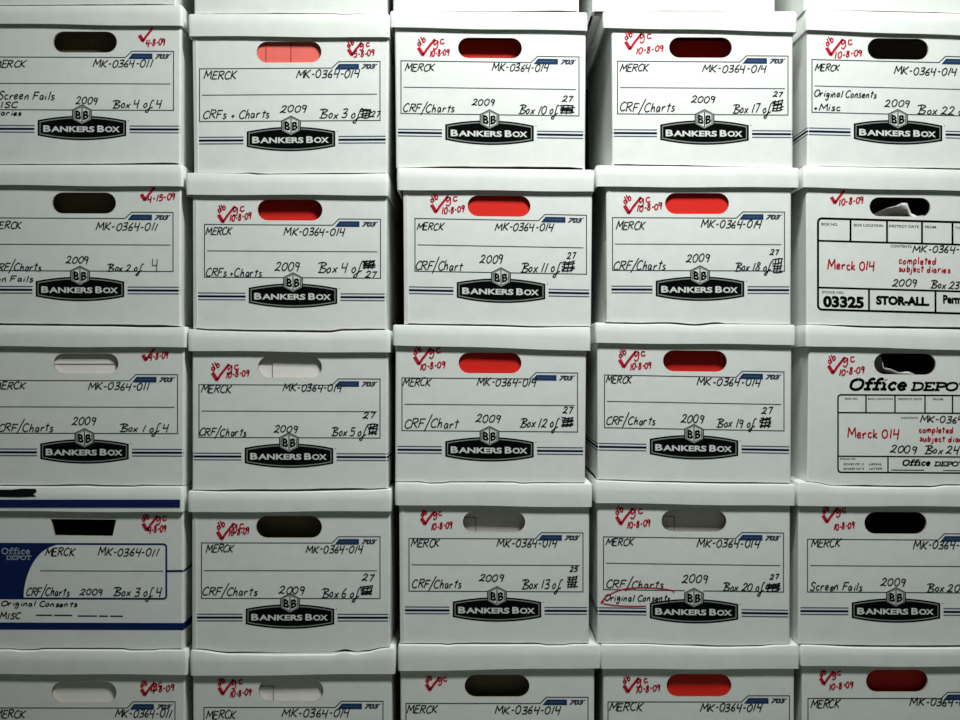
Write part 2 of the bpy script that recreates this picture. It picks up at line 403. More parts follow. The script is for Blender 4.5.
# ---- print of the standard box
def std_print(body, org, lx, ly, FL, FR, s, ext, t=-71, fo=0):
    def T(u, v): return (lx+u, ly+v+s*u)
    ink = Ink(.00015)
    # form outline with the raised tab at its right end
    tt = t-6.3; bt = -18.3
    if fo: t += fo; tt += fo; bt += fo
    ink.line([T(FR-48, t), T(FL, t), T(FL, bt), T(-9, bt)], 1.0, 0)
    ink.line([T(9, bt), T(FR, bt), T(FR, tt), T(FR-41.5, tt), T(FR-48, t)], 1.0, 0)
    ink.line([T(FL+2.5, (t+bt)/2), T(FR-3, (t+bt)/2)], .95, 0)
    ink.poly([T(FR-45.5, t+1.6), T(FR-21, t+1.6), T(FR-21, tt+2.2), T(FR-41, tt+2.2)], 1, 1)
    ink.line([T(FR-40, (t+tt)/2+1.8), T(FR-24, (t+tt)/2+1.8)], .7, 2, 2)
    ink.type('703', lx+FR-18.8, lx+FR-4.2, ly+t+.9+s*FR, 4.6, 0, 0, .06, .35, s)
    ink.line([T(FR-4, tt+3), T(FR-2.6, tt+3)], 1.2, 0)
    ink.done('printed_form', [M_FORM, M_BLUE, M_THIN], body, org)
    # three stripes that run round the box
    xa, xb = ext
    for (xe, xi, sg) in ((xa, lx-47.5, -1), (xb, lx+47.5, 1)):
        for v, wd, mt in ((-3.3, 1.15, M_THIN), (0, 2.2, M_NAVY), (3.3, 1.15, M_THIN)):
            ink = Ink(.00015)
            ye = ly+v+.8+s*(xe-lx); yi = ly+v+.8+s*(xi-lx)
            ink.line([(xe, ye), (xi, yi)], wd)
            p = W(xe, ye); hw_ = wd/2/S; X = p.x + sg*.0037
            vs = [ink.bm.verts.new(q) for q in ((p.x, -.00015, p.z-hw_), (p.x, -.00015, p.z+hw_), (p.x+sg*.0030, .0006, p.z+hw_), (p.x+sg*.0030, .0006, p.z-hw_),
                                                (X, .003, p.z+hw_), (X, .003, p.z-hw_), (X, DEP*.97, p.z+hw_), (X, DEP*.97, p.z-hw_))]
            for q in ((0, 1, 2, 3), (3, 2, 4, 5), (5, 4, 6, 7)): ink.bm.faces.new([vs[i] for i in q])
            bmesh.ops.remove_doubles(ink.bm, verts=ink.bm.verts, dist=.00003)
            ink.done('printed_stripe', [mt], body, org)
    # lens-shaped badge with the cube emblem
    ink = Ink(.00015)
    def lens(hw, hs, hb, n=10):
        pts = []
        for i in range(n+1): u = -hw+2*hw*i/n; pts.append(T(u, -hs-(hb-hs)*(1-(u/hw)**2)))
        for i in range(n+1): u = hw-2*hw*i/n; pts.append(T(u, hs+(hb-hs)*(1-(u/hw)**2)-.6))
        return pts
    ink.poly(lens(44.3, 8, 12.6), 0, 0)
    ink.poly(lens(42.4, 6.7, 11), 1, 1)
    ink.poly(lens(41.5, 5.8, 10), 0, 2)
    y = ly+3.4
    for txt, a, b, h in (('B', -38.8, -31.4, 6.4), ('ANKERS', -30.9, 12.4, 5.5), ('B', 15.3, 22.3, 6.4), ('OX', 23, 37.8, 5.4)):
        ink.type(txt, lx+a, lx+b, y+s*a, h, 2, 3, .035, 0, s)
    ink.line([T(46, -8), T(46.9, -7.6)], 1.2, 1)
    def hexg(r, v0, sx=.97):
        return [T(0, v0-r), T(r*sx, v0-r*.5), T(r*sx, v0+r*.5), T(0, v0+r), T(-r*sx, v0+r*.5), T(-r*sx, v0-r*.5)]
    v0 = -13.6
    ink.poly(hexg(10.2, v0), 0, 4); ink.poly(hexg(9.3, v0), 1, 5); ink.poly(hexg(7.6, v0), 0, 6)
    # the two lettered faces of the cube
    ink.poly([T(-.5, v0-7.2), T(-6.9, v0-4.2), T(-6.9, v0+4.2), T(-.5, v0+7.2)], 2, 7)
    ink.poly([T(.5, v0-7.2), T(6.9, v0-4.2), T(6.9, v0+4.2), T(.5, v0+7.2)], 2, 7)
    ink.type('B', lx-6.6, lx-.9, ly+v0+3.4, 8.2, 0, 8, .05, 0, s+.28)
    ink.type('B', lx+.9, lx+6.6, ly+v0+5, 8.2, 0, 8, .05, 0, s-.28)
    ink.done('printed_logo', [M_BLACK, M_RING, M_WHT], body, org)

def rrect(x0, x1, yt, yb, s, r, n=5):
    pts = []
    for cx, cy, a0 in ((x0+r, yt+r, 180), (x1-r, yt+r, 270), (x1-r, yb-r, 0), (x0+r, yb-r, 90)):
        for k in range(n):
            a = math.radians(a0+90*k/(n-1)); px = cx+r*math.cos(a); pts.append((px, cy+r*math.sin(a)+s*(px-x0)))
    return pts

def storall_print(body, org):
    s = .028; X0 = 818; X1 = 986
    def T(x, y): return (x, y+s*(x-X0))
    ink = Ink(.00015)
    ink.line(rrect(X0, X1, 218.3, 309.5, s, 4), 2.2, 0, closed=True)
    ink.line([T(X0, 240.7), T(X1, 240.7)], 1.9); ink.line([T(X0, 287.5), T(X1, 287.5)], 1.9)
    for x in (850.5, 887, 922, 952.5): ink.line([T(x, 218.5), T(x, 240.5)], 2)
    for x in (869, 935.5): ink.line([T(x, 287.5), T(x, 309.5)], 2)
    for t, a, b in (('BOX NO.', 821.5, 838), ('BOX LOCATION', 854, 883), ('DESTROY DATE', 889, 919), ('FROM', 925, 936), ('TO', 955, 960)):
        ink.type(t, a, b, 225.2+s*(a-X0), 2.6, 0, 0, .02, 0, s)
    ink.type('CONTENTS', 890.5, 911.5, 245.2+s*72, 2.4, 0, 0, .02, 0, s)
    ink.type('STOCK NO.', 822, 844, 293.2, 2.4, 0, 0, .02, 0, s)
    ink.type('03325', 823, 864, 306.4, 10.6, 0, 0, .055, 0, s)
    ink.type('STOR-ALL.', 876, 929.5, 304, 8.2, 0, 0, .065, 0, s)
    ink.type('Permanent', 943, 982, 303, 8.2, 0, 0, .055, 0, s)
    ink.done('printed_form', [M_BLACK], body, org)

def office_print(body, org):
    s = .006; X0 = 838; X1 = 990
    def T(x, y): return (x, y+s*(x-X0))
    ink = Ink(.00015)
    ink.line(rrect(X0, X1, 394.8, 472.3, s, 3), 1.6, 0, closed=True)
    ink.line([T(X0, 412.6), T(X1, 412.6)], 1.5); ink.line([T(X0, 456.2), T(X1, 456.2)], 1.4)
    for x in (866, 895, 925, 952.5): ink.line([T(x, 395), T(x, 412.5)], 1.5)
    ink.line([T(888, 456), T(888, 472)], 1.4)
    for t, a, b in (('BOX NO.', 845, 858), ('BOX LOCATION', 868, 893), ('DESTROY DATE', 898, 922), ('FROM', 933, 943)):
        ink.type(t, a, b, 399.6+s*(a-X0), 2.0, 0, 0, .02, 0, s)
    ink.type('CONTENTS', 901, 918, 418.8, 2, 0, 0, .02, 0, s)
    for i, y in enumerate((459.8, 465.2, 469.8)):
        if i == 0: ink.type('STOCK NO.', 840, 856, y, 1.9, 0, 0, .02)
        else:
            ink.type(('BOXES OF 12', 'BOXES OF 4')[i-1], 843.5, 864, y, 2.2, 0, 0, .02, .2); ink.type(('LEGAL', 'LETTER')[i-1], 869, 882, y, 2.2, 0, 0, .02, .2)
    ink.line([(891, 470), (924, 470.2)], 1.0); ink.line([(943, 470.6), (975, 470.8)], .9)
    write(ink, 'Office', 848.5, 906, 389.7, 10.6, 2.9, 0, -.0, .32, SLAB, gap=.02)
    write(ink, 'DEPOT', 910.5, 969, 390.4, 7.8, 2.3, 0, .0, .28, SLAB, gap=.02)
    write(ink, 'Office', 902, 930, 465.4, 5.4, 1.6, 0, 0, .32, SLAB, gap=.02)
    write(ink, 'DEPOT', 934, 964, 466, 4.2, 1.3, 0, 0, .28, SLAB, gap=.02)
    ink.done('printed_form', [M_BLACK], body, org)

def navy_print(body, org, lid):
    ink = Ink(.00015)
    ink.line(rrect(-10, 166.3, 543.7, 598.3, .003, 3), 1.9, 0, closed=True)
    # solid field with a concave curved edge
    pts = [(-9.5, 543.6), (61, 543.9)]
    pts += spline([(61, 543.9), (52, 546.2), (42, 552), (33.5, 562), (27.5, 575), (24.3, 588), (23.6, 598.5)], 4)[1:]
    pts += [(-9.5, 598.2)]
    ink.poly(pts, 0, 1)
    ink.line([(40, 570.8), (163, 571.2)], .9, 2)
    ink.line([(166.5, 571.2), (182.6, 571)], 2.2, 0)
    ink.line([(-12, 626), (182.8, 626.6)], 7.2, 0)
    for y, wd in ((571, 2.2), (626.6, 7.2)):
        p = W(182.8, y); h = wd/2/S; X = p.x+.0012
        vs = [ink.bm.verts.new(q) for q in ((p.x, -.0003, p.z-h), (p.x, -.0003, p.z+h), (X, .004, p.z+h), (X, .004, p.z-h), (X, DEP*.9, p.z+h), (X, DEP*.9, p.z-h))]
        ink.bm.faces.new([vs[i] for i in (0, 1, 2, 3)]); ink.bm.faces.new([vs[i] for i in (3, 2, 4, 5)])
    write(ink, 'Office', 1.5, 30, 553.8, 5.6, 1.15, 1, 0, .05, SLAB, gap=.05, lay=3)
    write(ink, 'DEPOT', 6, 31, 559.6, 3.9, .9, 1, 0, .05, SLAB, gap=.05, lay=3)
    for x0, x1, y in ((36, 52, 615.2), (54, 72, 615.3), (78, 97, 616), (99, 108, 616.1), (110, 123, 616.2)): ink.line([(x0, y), (x1, y+.1)], 1.5, 2)
    ink.done('printed_form', [M_BAND, M_LIGHT, M_BLUE], body, org)
    bm = bmesh.new()
    a, b, c, d = W(-12.5, 499.6, LY-.001), W(180, 499.6, LY-.001), W(180, 507.3, LY-.001), W(-12.5, 507.3, LY-.001)
    bm.faces.new([bm.verts.new(p) for p in (a, d, c, b)])
    link('printed_band', bm, [M_BAND], lid, org)
    ink = Ink(-LY+.0012)
    ink.poly([(-12.5, 489.5), (12, 489.6), (22, 488.6), (35.5, 488.8), (37, 491.2), (33, 494.2), (36.5, 496.4), (20, 497), (-12.5, 496.6)], 0)
    ink.done('black_tape_strip', [M_TAPE], lid, org)

# ---- things inside the boxes
def folder(hx, hz, d, zb, xl, xr, color, label, group, lines=()):
    root = bpy.data.objects.new('file_folder', None); C.objects.link(root)
    cx = hx; y = TH + d; org = Vector((cx, y+.006, zb+.0060)); root.location = org
    root['label'] = label; root['category'] = 'folder'; root['group'] = group
    hw = min(.118, cx-xl-.012, xr-cx-.012); top = hz+.020; r = .006
    def leaf(top, tab):
        p = [(cx-hw, org.z+.004), (cx+hw, org.z+.004), (cx+hw, top-r), (cx+hw-r, top)]
        if tab: p += [(cx+.0, top), (cx-.008, top+.004), (cx-.07, top+.004), (cx-.078, top)]
        return p + [(cx-hw+r, top), (cx-hw, top-r)]
    bm = bmesh.new()
    plate(bm, leaf(top, False), [], y, y+.0008, 0, 0, 0)
    plate(bm, leaf(top, True), [], y+.011, y+.0118, 0, 0, 0)
    pr = None                                         # rounded spine joining the two leaves
    for k in range(9):
        a = math.pi*k/8; v = [bm.verts.new((xx, y+.0059-.0059*math.cos(a), org.z+.0041-.0039*math.sin(a))) for xx in (cx-hw, cx+hw)]
        if pr: bm.faces.new((pr[0], pr[1], v[1], v[0]))
        pr = v
    f = link('cover', bm, [color], root, org)
    bm = bmesh.new(); box(bm, (cx-hw+.005, y+.0025, org.z+.004), (cx+hw-.005, y+.0095, top-.008)); link('paper_sheets', bm, [M_PAPER], root, org)
    for (x, w_) in lines:
        bm = bmesh.new(); X = W(x, 0, y).x; box(bm, (X-w_/S/2, y-.0004, hz-.03), (X+w_/S/2, y-.0001, hz+.018)); link('score_line', bm, [M_RED], f, org)
    return root

def flap(body, org, hx, hz, d, kind):
    bm = bmesh.new(); y = TH + d
    hw = .066; hh = .0185
    hexa(bm, [(hx-hw, y, hz-.024), (hx+hw, y, hz-.024), (hx+hw, y+.003, hz-.024), (hx-hw, y+.003, hz-.024)],
             [(hx-hw, y, hz+.024), (hx+hw, y, hz+.024), (hx+hw, y+.003, hz+.024), (hx-hw, y+.003, hz+.024)])
    f = link('flap_or_backing', bm, [M_IN if kind == 'brown' else M_FLAP], body, org)  # brown ones are no flaps: sheets added to catch light as the box inside
    if kind in ('', 'brown'): return
    ink = bmesh.new()
    if kind == 'L':
        box(ink, (hx-.054, y-.0006, hz+.0045), (hx-.0295, y-.0001, hz+.0060)); box(ink, (hx-.031, y-.0006, hz-.017), (hx-.0295, y-.0001, hz+.0060))
    elif kind == 'H':
        box(ink, (hx-.056, y-.0006, hz-.0015), (hx+.056, y-.0001, hz))
    link('cut_line', ink, [M_CUT], f, org)

def crumple(name, label, cat, pts, seed, y0, parent=None):
    """a curled sheet of white plastic lying inside a hand hole"""
    rng = random.Random(seed); bm = bmesh.new(); nx, nz = len(pts), 6; g = []
    for i, (x, yb, yt) in enumerate(pts):
        col = []
        for j in range(nz):
            t = j/(nz-1); p = W(x, yb+(yt-yb)*t, y0+.012*math.sin(t*2.4+i*.5)+rng.uniform(0, .002)); col.append(bm.verts.new(p))
        g.append(col)
    for i in range(nx-1):
        for j in range(nz-1): bm.faces.new((g[i][j], g[i+1][j], g[i+1][j+1], g[i][j+1]))
    c = sum((v.co for v in bm.verts), Vector())/len(bm.verts)
    o = link(name, bm, [M_BAG], None, c, True); o.location = c
    m = o.modifiers.new('thick', 'SOLIDIFY'); m.thickness = .0006
    o['label'] = label; o['category'] = cat
    return o

# ------------------------------------------------------------------ what each box looks like, in pixels of its front
# column, row: lid (left, right, top l/r, bottom l/r), body (top left/right, bottom left/right), hand hole, logo centre, form l/r, slope
B = {}
def add(c, r, **k): B[(c, r)] = k
def red(x, y, date=None, d=None, gc=True, sz=1.0): return dict(x=x, y=y, date=date, d=d, gc=gc, sz=sz)

add(1,0, lid=(-14,182,-150,-150,-128,-128), body=(-9,178,-9,176), hole=(84,-112,64,21), logo=(82,-32), F=(-88,91), s=.004)
add(2,0, lid=(187,388.5,-146,-145,-123,-123), body=(192,386,194,387), hole=(291,-108,64,21), logo=(291,-22), F=(-90,89), s=-.003)
add(3,0, lid=(391,586,-150,-149,-128,-127), body=(394,580,393,579), hole=(490,-112,64,21), logo=(488,-26), F=(-88,89), s=.01)
add(4,0, lid=(590,782,-150,-149,-128,-127), body=(594,777,592,775), hole=(690,-112,64,21), logo=(688,-25), F=(-88,86), s=.008)
add(5,0, lid=(801,1000,-150,-149,-128,-127), body=(806,994,804,994), hole=(898,-112,64,21), logo=(898,-24), F=(-88,88), s=.02)

add(1,1, lid=(-14,182,5.5,4.5,23.5,25.5), body=(-9,181,-9,180.5), hole=(85,42,64,21), logo=(82,128.3), F=(-88,91.5), s=.004, n='4 of 4',
  t=[('MERCK',-6,26,67.5,8),('MK-0364-011',93,153,67.5,8.5),('Screen Fails',-2,55,99.5,9),('MISC',-9,18,107.5,6.5),('Diaries',-8,22,115.5,6),('2009',76,98,104.5,8),('Box 4 of 4',113,162,108,9)],
  red=[red(143,41,'4-8-09',(146,165,46.5),gc=False,sz=.8)])
add(2,1, lid=(188,389.5,13.5,13.5,36,37), body=(192,389,194,387.5), hole=(289,52,65,21), logo=(291,139.3), F=(-91.5,89), s=-.006, n='3 of 27',
  t=[('MERCK',204,237,79.5,9),('MK-0364-014',296,360,78,9),('CRFs & Charts',203,270,118.8,9.5),('2009',280,307,112.5,8),('Box 3 of',320,361,118.5,10),('27',371,380,117.5,7)], scr=(361,371,110,117),
  red=[red(352,55,'5-8-09',(354,374,57.5),sz=.8)])
add(3,1, lid=(390,587.5,10.5,12,27,30.5), body=(394.5,586,396,585), hole=(490,48,64,20.5), logo=(489.5,133), F=(-88.5,89.5), s=.014, n='10 of 27',
  t=[('MERCK',405,435,71,8.5),('MK-0364-014',492,549,71,8.5),('CRF/Charts',403,455,112,9),('2009',472,495,105.5,7.5),('Box 10 of',519,558,114,10),('27',562,573,102,6.5)], scr=(560,574,106,113),
  red=[red(423,55,'10-8-09',(430,449,57),gc=True)])
add(4,1, lid=(603,797,11,11,27.5,32), body=(611.5,793,612,793), hole=(700.5,47.5,63,20.5), logo=(704.5,132.8), F=(-87,83.5), s=.007, n='17 of 27',
  t=[('MERCK',620,649,71.5,8.5),('MK-0364-014',702,767,72.5,8.5),('CRF/Charts',619.5,675,111.5,10),('2009',691,716,103,7.5),('Box 17 of',733,771,113,10),('27',773,783,97,6)], scr=(772,783,101,110),
  red=[red(630,49,'10-8-09',(636,663,54))])
add(5,1, lid=(806.5,1000,9.5,14,29.5,37), body=(807,994,807,994), hole=(898,49,61,21), logo=(898,132.6), F=(-86,89), s=.024, n='22 of 27',
  t=[('MERCK',815,840,71,7.5),('MK-0364-014',894,957,74.5,8.5),('Original Consents',814,877,97,8),('&Misc',813,841,110.5,8),('2009',885,910,107,8),('Box 22 of 27',918,986,114.5,9.5)],
  red=[red(831,55,'10-8-09',(835,862,58.5))])

add(1,2, lid=(-14,182.5,164.8,164.3,184.8,186.3), body=(-9,181,-9,180.5), hole=(84,203,64,21), logo=(80,289.3), F=(-88,93), s=.005, n='2 of 4',
  t=[('MERCK',-8,22,229,8),('MK-0364-011',96,158,230.5,8.5),('CRF/Charts',-8,42,271,8.5),('Screen Fails',-26,34,281.8,7),('2009',66,89,263.5,8),('Box 2 of',108,142,271.5,8)], pen=[('4',152,158,271.5,13)],
  red=[red(145,200,'4-15-09',(148,175,202),gc=False,sz=.8)])
add(2,2, lid=(185.5,388,172.5,173,194.5,195.5), body=(192.5,387,193,386.5), hole=(290,210,65,21), logo=(293,296), F=(-88.5,87.5), s=.006, n='4 of 27',
  t=[('MERCK',206,232,235,8.5),('MK-0364-014',284,345,235.5,8.5),('CRFs &Charts',205.5,262,276.5,9),('2009',275,300,271,9.5),('Box 4 of',318,362,272.5,11),('27',365,377,278,7)], scr=(363,375,261,268),
  red=[red(223,222,'10-8-09',(230,251,221))])
add(3,2, lid=(397,594,167.5,169.5,190,191.3), body=(403,592.5,404,591), hole=(499,206,63,21), logo=(501,291), F=(-86,85.5), s=.018, n='11 of 27',
  t=[('MERCK',417,444,230,8),('MK-0364-014',495,554,230.5,8.5),('CRF/Chart',415,463,270,10),('2009',480,503,263,9),('Box 11 of',521,560,272,10.5),('27',567,576,259,7)], scr=(562,574,262,271),
  red=[red(436,212,'10-8-09',(442,464,214))])
add(4,2, lid=(596,799.5,165,167.5,186.3,187.5), body=(606,791.5,606.5,791), hole=(697,203.5,64,21), logo=(700,289), F=(-87.5,84.5), s=.004, n='18 of 27', wave=.0018,
  t=[('MERCK',616,645,229.5,9),('MK-0364-014',701,762,228,8.5),('CRF/Charts',613,666,270,10),('2009',686,710,262,9),('Box 18 of',735,771,271,9.5),('27',770,779,255,6)], scr=(773,782,260,272),
  red=[red(629,213,'10-8-09',(637,662,211.5))])
add(5,2, lid=(803.5,1000,165.5,170.5,187,192), body=(806,994,806.5,994), hole=(900,207,61,19), kind='storall', n='23',
  t=[('MK-0364-014',913,976,252.5,7.5),('2009',892,917,286.5,8),('Box 23 of 27',931,984,288.5,8.5)], rt=[('Merck 014',828,875,269,9),('completed',899,936,263.5,6.5),('subject diaries',899,950,271.5,6)],
  red=[red(835,203,'10-8-09',(839,863,205.5),gc=False,sz=.8)])

add(1,3, lid=(-14,186,325,326.5,346,347.3), body=(-9,184.5,-9,184), hole=(86,363.5,65,20), logo=(84.5,451.7), F=(-88,93), s=.003, n='1 of 4',
  t=[('MERCK',-6,26,389.5,8),('MK-0364-011',88,150,390,8.5),('CRF/Charts',-2,54,431.5,9),('2009',72,96,425,8.5),('Box 1 of 4',120,169,432,8.5)],
  red=[red(146,360,'4-8-09',(149,168,360),gc=False,sz=.7)])
add(2,3, lid=(187.5,390,329,330,351,352.3), body=(192,388,192,388), hole=(290,367,64,21), logo=(289,456), F=(-90,91), s=.004, n='5 of 27',
  t=[('MERCK',201,232,393,9),('MK-0364-014',283,342,391.5,8.5),('CRF/Charts',199,247,436,8.5),('2009',274,298,432.5,8),('Box 5 of',332,366,436,9.5),('27',363,375,418.5,7)], scr=(368,378,425,434),
  red=[red(217,380,'10-8-09',(226,249,378))])
add(3,3, lid=(393,590.5,324.5,327,345.3,350.7), body=(395.5,586.5,395,585), hole=(490,363,63,20.5), logo=(489.5,449.6), F=(-87.5,88), s=.008, n='12 of 27',
  t=[('MERCK',403,431,386,9),('MK-0364-014',477,537,386,9),('CRF/Chart',404,459,428,10.5),('2009',476,501,422.5,9),('Box 12 of',520,558,427.5,10),('27',563,573,413.5,7)], scr=(562,573,418,426),
  red=[red(419,364,'10-8-09',(420,445,370))])
add(4,3, lid=(595.5,795.5,322.2,324.7,342.7,345), body=(597,792,597,791), hole=(695,361,64,21), logo=(694,447.6), F=(-89.5,90), s=.018, n='19 of 27',
  t=[('MERCK',606,632,383,8.5),('MK-0364-014',697,761,385.5,8.5),('CRF/Charts',606,656,424.5,9),('2009',681,704,422.5,9),('Box 19 of',717,755,427,9.5),('27',762,773,414,7.5)], scr=(760,771,418,427),
  red=[red(624,367,'10-8-09',(630,651,370))])
add(5,3, lid=(806,1000,324.5,329.5,346.3,350.5), body=(809,994,807,994), hole=(905,364,62,21), kind='office', n='24',
  t=[('MK-0364-014',920,985,422.5,7.5),('2009',890,917,453,8.5),('Box 24 of 27',925,988,453.5,9)], rt=[('Merck 014',848,899,437.5,9),('completed',919,953,432.3,5.5),('subject diaries',920,972,441,5.5)],
  red=[red(833,373,'10-8-09',(839,864,375.5))])

add(1,4, lid=(-14,183,486,486.5,511,512), body=(-9,183.5,-9,183.2), hole='trapezoid', kind='navy', n='3 of 4',
  t=[('MERCK',45,75,555.5,8.5),('MK-0364-011',98,159,555.5,9),('CRF/Charts',26,70,595.5,9),('2009',80,103,595,7),('Box 3 of 4',114,162,596,9.5),('Original Consents',1,78,605.8,6),('MISC',0,21,619,7)],
  red=[red(147,530,'4-8-09',(148,166,533),gc=True,sz=.9)])
add(2,4, lid=(187.5,391,491,489.3,512,511.3), body=(192,390.5,192,390), hole=(289,527,66,22), logo=(290,616.8), F=(-88.5,90), s=.001, ft=-73.8, n='6 of 27', wave=.0016,
  t=[('MERCK',206,234,552.5,8.5),('MK-0364-014',306,363,553,8.5),('CRF/Charts',202,258,595.5,9),('2009',279,305,594,8.5),('Box 6 of',322,359,597.5,10),('27',362,374,581,7.5)], scr=(361,373,587,594),
  red=[red(222,539,'10-8-09',(229,249,536))])
add(3,4, lid=(395,592,482.7,483.3,505.2,507), body=(399,589.5,400,589), hole=(494,522,62.5,21), logo=(497,609.8), F=(-88,86), s=.004, n='13 of 27',
  t=[('MERCK',411,440,547,9),('MK-0364-014',497,557,547,9),('CRF/Charts',412,462,588,9),('2009',479,504,581.5,8),('Box 13 of',522,561,589,10),('25',570,578,572,6)], scr=(567,577,577,587),
  red=[red(425,524,'10-8-09',(431,452,530),sz=.8)])
add(4,4, lid=(595.5,795.5,480.6,484.5,503,505.7), body=(597,790.5,597,790), hole=(694,521,65,21.5), logo=(694,611.5), F=(-90.5,89.5), s=.014, fo=-2.4, n='20 of 27',
  t=[('MERCK',606,634,545.5,8),('MK-0364-014',697,760,547,9),('CRF/Charts',606,664,588,9),('2009',682,708,583,9),('Box 20 of',723,764,591,9.5),('Original Consents',604,671,601,7.5),('27',770,779,579.5,6)], scr=(766,780,584,591),
  red=[red(621,524,'10-8-09',(627,650,528))], oval=True)
add(5,4, lid=(798,1000,482,486,505.8,507), body=(798.5,994,798,994), hole=(895.6,523,62.5,22), logo=(896,610.8), F=(-88.5,90), s=.006, n='Screen Fails box',
  t=[('MERCK',811,841,547,9),('MK-0364-014',913,976,549,9),('Screen Fails',810,863,590.5,9),('2009',881,906,586,9),('Box 20 of 27',927,988,592,9)],
  red=[red(827,522,'10-8-09',(834,854,530),sz=.9)])

add(1,5, lid=(-14,187,650,650.5,673.7,675), body=(-9,185,-9,184.5), hole=(84,692.5,65,22), logo=(82,779), F=(-88,93), s=.001, n='',
  t=[('MERCK',-5,26,718,8.5),('MK-0364-011',115,172,717.5,9)], red=[red(145,695,'4-8-09',(151,174,693),sz=.8)])
add(2,5, lid=(190,395,650.5,648,675.7,674), body=(192.5,392,193,391), hole=(291,690.5,65,22.5), logo=(291,778.5), F=(-87,92), s=.001, n='', crush=[(.85,.1,.0)],
  t=[('MERCK',206,236,719,9),('MK-0364-014',282,350,717,9)], red=[red(223,694,'10-8-09',(230,251,697),sz=.9)])
add(3,5, lid=(398,600.5,645,645,671,668.3), body=(400,594.5,401,594), hole=(497,686,65,22.5), logo=(496,774.5), F=(-90,92), s=.001, n='',
  t=[('MERCK',407,438,713,9),('MK-0364-014',495,561,714,9)], red=[red(430,690,None,None,sz=.8)])
add(4,5, lid=(601,799.5,644.7,645.3,668.8,668.8), body=(603,794.5,603,794), hole=(699,685.5,65,23), logo=(698,773), F=(-90,91.5), s=.001, n='',
  t=[('MERCK',609,643,711,9),('MK-0364-014',700,762,711.5,9)], red=[red(628,692,'10-8-09',(636,660,693),sz=.9)])
add(5,5, lid=(801,1000,645.5,647,666,666.5), body=(802,994,802,994), hole=(897,681,62,22.5), logo=(897,769.5), F=(-89,92), s=.001, n='',
  t=[('MERCK',811,840,708,9),('MK-0364-014',910,975,706,9)], red=[red(824,684,'10-8-09',(829,853,690),sz=.8)])

# what shows in each hand hole: a folder (distance behind the card), an inner flap, an added brown sheet standing in for the inside, or nothing
RF = 'red folders standing inside the file boxes'
IN = {(2,1): ('folder', .0015, M_PINK), (3,1): ('folder', .017, M_FOLD), (4,1): ('folder', .024, M_FOLD),
      (2,2): ('folder', .009, M_FOLD), (3,2): ('folder', .0015, M_FOLD), (4,2): ('folder', .0015, M_FOLD),
      (3,3): ('folder', .0015, M_FOLD), (4,3): ('folder', .010, M_FOLD), (4,5): ('folder', .0015, M_FOLD), (5,5): ('folder', .012, M_FOLD),
      (1,3): ('flap', .001, 'H'), (2,3): ('flap', .0015, 'L'), (1,5): ('flap', .001, ''), (2,5): ('flap', .001, 'L'), (3,4): ('flap', .009, 'L'), (1,1): ('flap', .02, 'brown'), (1,2): ('flap', .02, 'brown'), (2,4): ('flap', .028, 'brown'), (3,5): ('flap', .024, 'brown'), (4,4): ('flap', .011, 'L')}
ROWS = {0: 'topmost', 1: 'upper', 2: 'second', 3: 'middle', 4: 'fourth', 5: 'lowest'}
LAB = {
 (1,0): 'white file box cut off at the top of the leftmost stack', (2,0): 'white file box at the very top, above the box with the salmon hand hole',
 (3,0): 'white file box at the very top, above the box numbered 10', (4,0): 'white file box at the very top, above the box numbered 17',
 (5,0): 'white file box at the very top, above the box numbered 22',
 (1,1): 'white file box hand-marked Box 4 of 4 with empty dark hand hole', (2,1): 'white file box hand-marked Box 3, salmon folder filling its hand hole',
 (3,1): 'white file box hand-marked Box 10 with dark red hand hole', (4,1): 'white file box hand-marked Box 17 with dark red hand hole',
 (5,1): 'white file box hand-marked Box 22, Original Consents and Misc, black hand hole',
 (1,2): 'white file box hand-marked Box 2 of 4 with a pencilled 4', (2,2): 'white file box hand-marked Box 4 of 27 with shaded red hand hole',
 (3,2): 'white file box hand-marked Box 11 with bright red hand hole', (4,2): 'white file box hand-marked Box 18 with bright red hand hole',
 (5,2): 'white file box with thick black form numbered 03325, plastic in its hand hole',
 (1,3): 'white file box hand-marked Box 1 of 4 with white flap behind its hand hole', (2,3): 'white file box hand-marked Box 5 with white flap behind its hand hole',
 (3,3): 'white file box hand-marked Box 12 with bright red hand hole', (4,3): 'white file box hand-marked Box 19 with red hand hole',
 (5,3): 'white file box with big black slanted lettering above a thin black form',
 (1,4): 'white file box with navy blue bands and trapezoid hand hole', (2,4): 'white file box hand-marked Box 6 with empty black hand hole',
 (3,4): 'white file box hand-marked Box 13 with grey flap behind its hand hole', (4,4): 'white file box hand-marked Box 20 with a red pen loop round the writing',
 (5,4): 'white file box hand-marked Screen Fails, black hand hole, in the rightmost stack',
 (1,5): 'white file box under the navy-banded box, cut off by the bottom edge', (2,5): 'white file box under the box numbered 6, white flap in its hand hole',
 (3,5): 'white file box under the box numbered 13, dark hand hole', (4,5): 'white file box under the box numbered 20, bright red hand hole',
 (5,5): 'white file box under the Screen Fails box, dark red hand hole'}
FLAB = {(2,1): 'salmon pink folder showing through the hand hole of the Box 3 carton', (3,1): 'dark red folder set back inside the box numbered 10',
 (4,1): 'dark red folder set back inside the box numbered 17', (2,2): 'red folder half in shade inside the box marked 4 of 27',
 (3,2): 'bright red folder inside the box numbered 11', (4,2): 'bright red folder inside the box numbered 18', (3,3): 'bright red folder inside the box numbered 12',
 (4,3): 'red folder inside the box numbered 19', (4,5): 'orange-red folder inside the bottom box under number 20', (5,5): 'deep red folder inside the bottom right box'}

